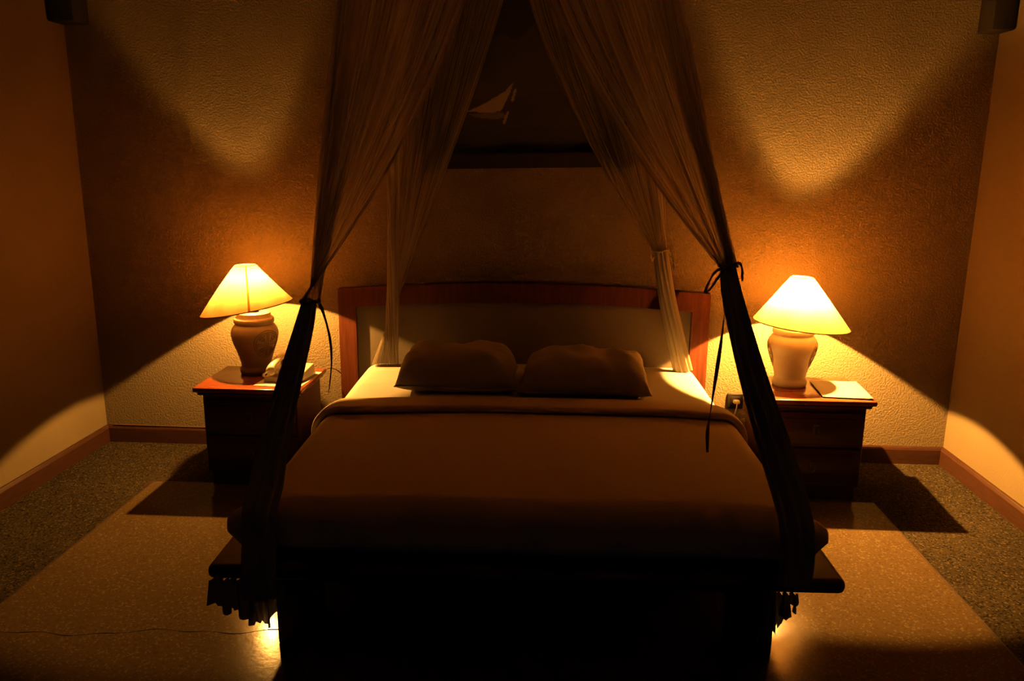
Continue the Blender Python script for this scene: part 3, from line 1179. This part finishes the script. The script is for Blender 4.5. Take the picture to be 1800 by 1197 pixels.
def tail(name, path, rad, seed, lobes=9, mat='net_gathered', depth=0.28, squash=0.7):
    rnd = random.Random(seed)
    ph_ = rnd.uniform(0, 6)
    pts = smooth_path(path, 8)
    fr = frames(pts)
    n = 96

    def fn(u, v):
        i = min(len(pts) - 1, round(v * (len(pts) - 1)))
        t, a, b = fr[i]
        r = rad(v)
        ang = u * 2 * PI
        rr = r * (1 - depth * 0.5 + depth * 0.5 * math.sin(lobes * ang + ph_ + 2.0 * v)) * (1 + 0.08 * math.sin(3 * ang + ph_ + 3 * v))
        return pts[i] + a * (rr * math.cos(ang)) + b * (rr * math.sin(ang) * squash)
    bm = bmesh.new()
    grid(bm, n, len(pts) - 1, fn, True)
    return obj(name, bm, M[mat], net, True, True, angle=3.2)


def hem_bundle(x0, x1, y, z0, z1, seed, n=150, drop=None):
    """jagged hem of the net hanging in folds"""
    rnd = random.Random(seed)
    ph_ = rnd.uniform(0, 6)
    bm = bmesh.new()

    def fn(u, v):
        x = x0 + (x1 - x0) * u
        dz = drop(u)
        z = z0 + (z1 - z0) * v * dz
        z -= 0.010 * v * (1 if int(u * 17) % 2 else -0.3)
        yy = y + 0.020 * math.sin(u * 34 + ph_) * (0.5 + 0.5 * v) + 0.010 * math.sin(u * 71 + ph_)
        return (x + 0.010 * math.sin(u * 47 + ph_) * v, yy, z)
    grid(bm, n, 10, fn)
    return obj('hem', bm, M['net_gathered'], net, True, True, angle=3.2)


MX = -0.19
# front left
TIE_FL = (-0.782, 2.50, 1.144)
s1 = panel('net_panel', [(MX - 0.02, FYF, FZ), (FX0, FYF, FZ), (FX0, 3.28, FZ)], TIE_FL, lambda u: 1.55 - 0.5 * min(1, u / 0.5), 0.028, 11)
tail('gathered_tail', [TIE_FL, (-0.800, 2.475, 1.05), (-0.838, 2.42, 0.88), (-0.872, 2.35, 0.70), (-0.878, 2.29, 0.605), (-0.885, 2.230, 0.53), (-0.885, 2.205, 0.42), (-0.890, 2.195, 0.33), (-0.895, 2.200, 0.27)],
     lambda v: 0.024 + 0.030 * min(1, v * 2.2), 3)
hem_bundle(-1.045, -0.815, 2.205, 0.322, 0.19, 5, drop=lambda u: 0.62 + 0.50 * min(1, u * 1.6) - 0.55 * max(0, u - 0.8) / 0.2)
# front right
TIE_FR = (0.545, 2.53, 1.280)
s2 = panel('net_panel', [(MX + 0.02, FYF, FZ), (FX1, FYF, FZ), (FX1, 3.28, FZ)], TIE_FR, lambda u: 1.55 - 0.5 * min(1, u / 0.5), 0.028, 12)
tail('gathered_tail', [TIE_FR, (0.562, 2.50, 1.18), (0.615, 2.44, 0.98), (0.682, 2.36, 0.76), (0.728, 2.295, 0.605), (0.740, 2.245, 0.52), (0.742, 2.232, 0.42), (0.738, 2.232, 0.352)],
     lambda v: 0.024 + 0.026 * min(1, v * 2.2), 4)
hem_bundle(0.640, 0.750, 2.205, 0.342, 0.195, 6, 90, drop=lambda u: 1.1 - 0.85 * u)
# back left: gathers behind the mattress
s3 = panel('net_panel', [(MX - 0.02, FYB, FZ), (FX0, FYB, FZ), (FX0, 3.34, FZ)], (-0.868, 4.00, 0.545), lambda u: 1.12 - 0.6 * min(1, max(0, u - 0.3) / 0.5), 0.064, 13, tie_dir=(1, 0.1), pleats=14)
# back right: tied, then hangs to the mattress
TIE_BR = (0.520, 3.97, 1.165)
s4 = panel('net_panel', [(MX + 0.02, FYB, FZ), (FX1, FYB, FZ), (FX1, 3.34, FZ)], TIE_BR, lambda u: 1.5 - 0.5 * min(1, u / 0.5), 0.032, 14, tie_dir=(1, 0.1))
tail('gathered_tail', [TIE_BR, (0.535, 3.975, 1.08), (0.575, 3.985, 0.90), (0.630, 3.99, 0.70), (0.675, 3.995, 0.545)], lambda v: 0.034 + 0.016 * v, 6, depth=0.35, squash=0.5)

# tie ribbons with their bows


def wrap_ring(parent, tie, r, mat):
    bm = bmesh.new()
    tz = Vector(tie)
    tube(bm, [tz + Vector((r * math.cos(k * 2 * PI / 24), 0.8 * r * math.sin(k * 2 * PI / 24), 0.004 * math.sin(k))) for k in range(25)], 0.005, 6)
    obj('tie_band', bm, mat, parent, True, True)


def ribbon_part(parent, name, pts, width, mat, twist=0.0):
    bm = bmesh.new()
    ribbon(bm, pts, width, 0.0011, twist)
    obj(name, bm, mat, parent, True, True)


wrap_ring(s1, TIE_FL, 0.030, M['ribbon'])
x, y, z = TIE_FL
ribbon_part(s1, 'hanging_ribbon', [(x + 0.028, y, z), (x + 0.045, y - 0.005, z - 0.04), (x + 0.060, y, z - 0.12), (x + 0.062, y, z - 0.20), (x + 0.052, y, z - 0.28), (x + 0.047, y, z - 0.305)], 0.011, M['ribbon'], 1.5)
wrap_ring(s2, TIE_FR, 0.028, M['ribbon'])
x, y, z = TIE_FR
ribbon_part(s2, 'bow_loop', [(x - 0.02, y - 0.03, z - 0.005), (x - 0.045, y - 0.032, z - 0.018), (x - 0.062, y - 0.032, z - 0.050), (x - 0.072, y - 0.032, z - 0.082),
                             (x - 0.058, y - 0.034, z - 0.072), (x - 0.035, y - 0.034, z - 0.035), (x - 0.015, y - 0.032, z - 0.008)], 0.008, M['ribbon'], 0.4)
ribbon_part(s2, 'bow_loop', [(x + 0.005, y - 0.03, z + 0.002), (x + 0.024, y - 0.032, z + 0.012), (x + 0.036, y - 0.032, z - 0.004), (x + 0.040, y - 0.032, z - 0.045)], 0.008, M['ribbon'], 0.5)
ribbon_part(s2, 'hanging_ribbon', [(x - 0.012, y + 0.03, z - 0.01), (x + 0.006, y + 0.034, z - 0.10), (x + 0.004, y + 0.034, z - 0.22), (x - 0.006, y + 0.034, z - 0.36), (x - 0.016, y + 0.034, z - 0.48), (x - 0.022, y + 0.034, z - 0.56), (x - 0.018, y + 0.034, z - 0.635)], 0.012, M['ribbon'], 7.0)
wrap_ring(s4, TIE_BR, 0.042, M['pale_ribbon'])
x, y, z = TIE_BR
ribbon_part(s4, 'bow_loop', [(x + 0.035, y - 0.03, z), (x + 0.055, y - 0.03, z - 0.02), (x + 0.066, y - 0.03, z - 0.06), (x + 0.068, y - 0.03, z - 0.10)], 0.008, M['pale_ribbon'], 0.4)
ribbon_part(s4, 'bow_loop', [(x - 0.03, y - 0.03, z), (x - 0.045, y - 0.03, z - 0.02), (x - 0.040, y - 0.03, z - 0.05), (x - 0.03, y - 0.03, z - 0.03)], 0.008, M['pale_ribbon'], 0.4)
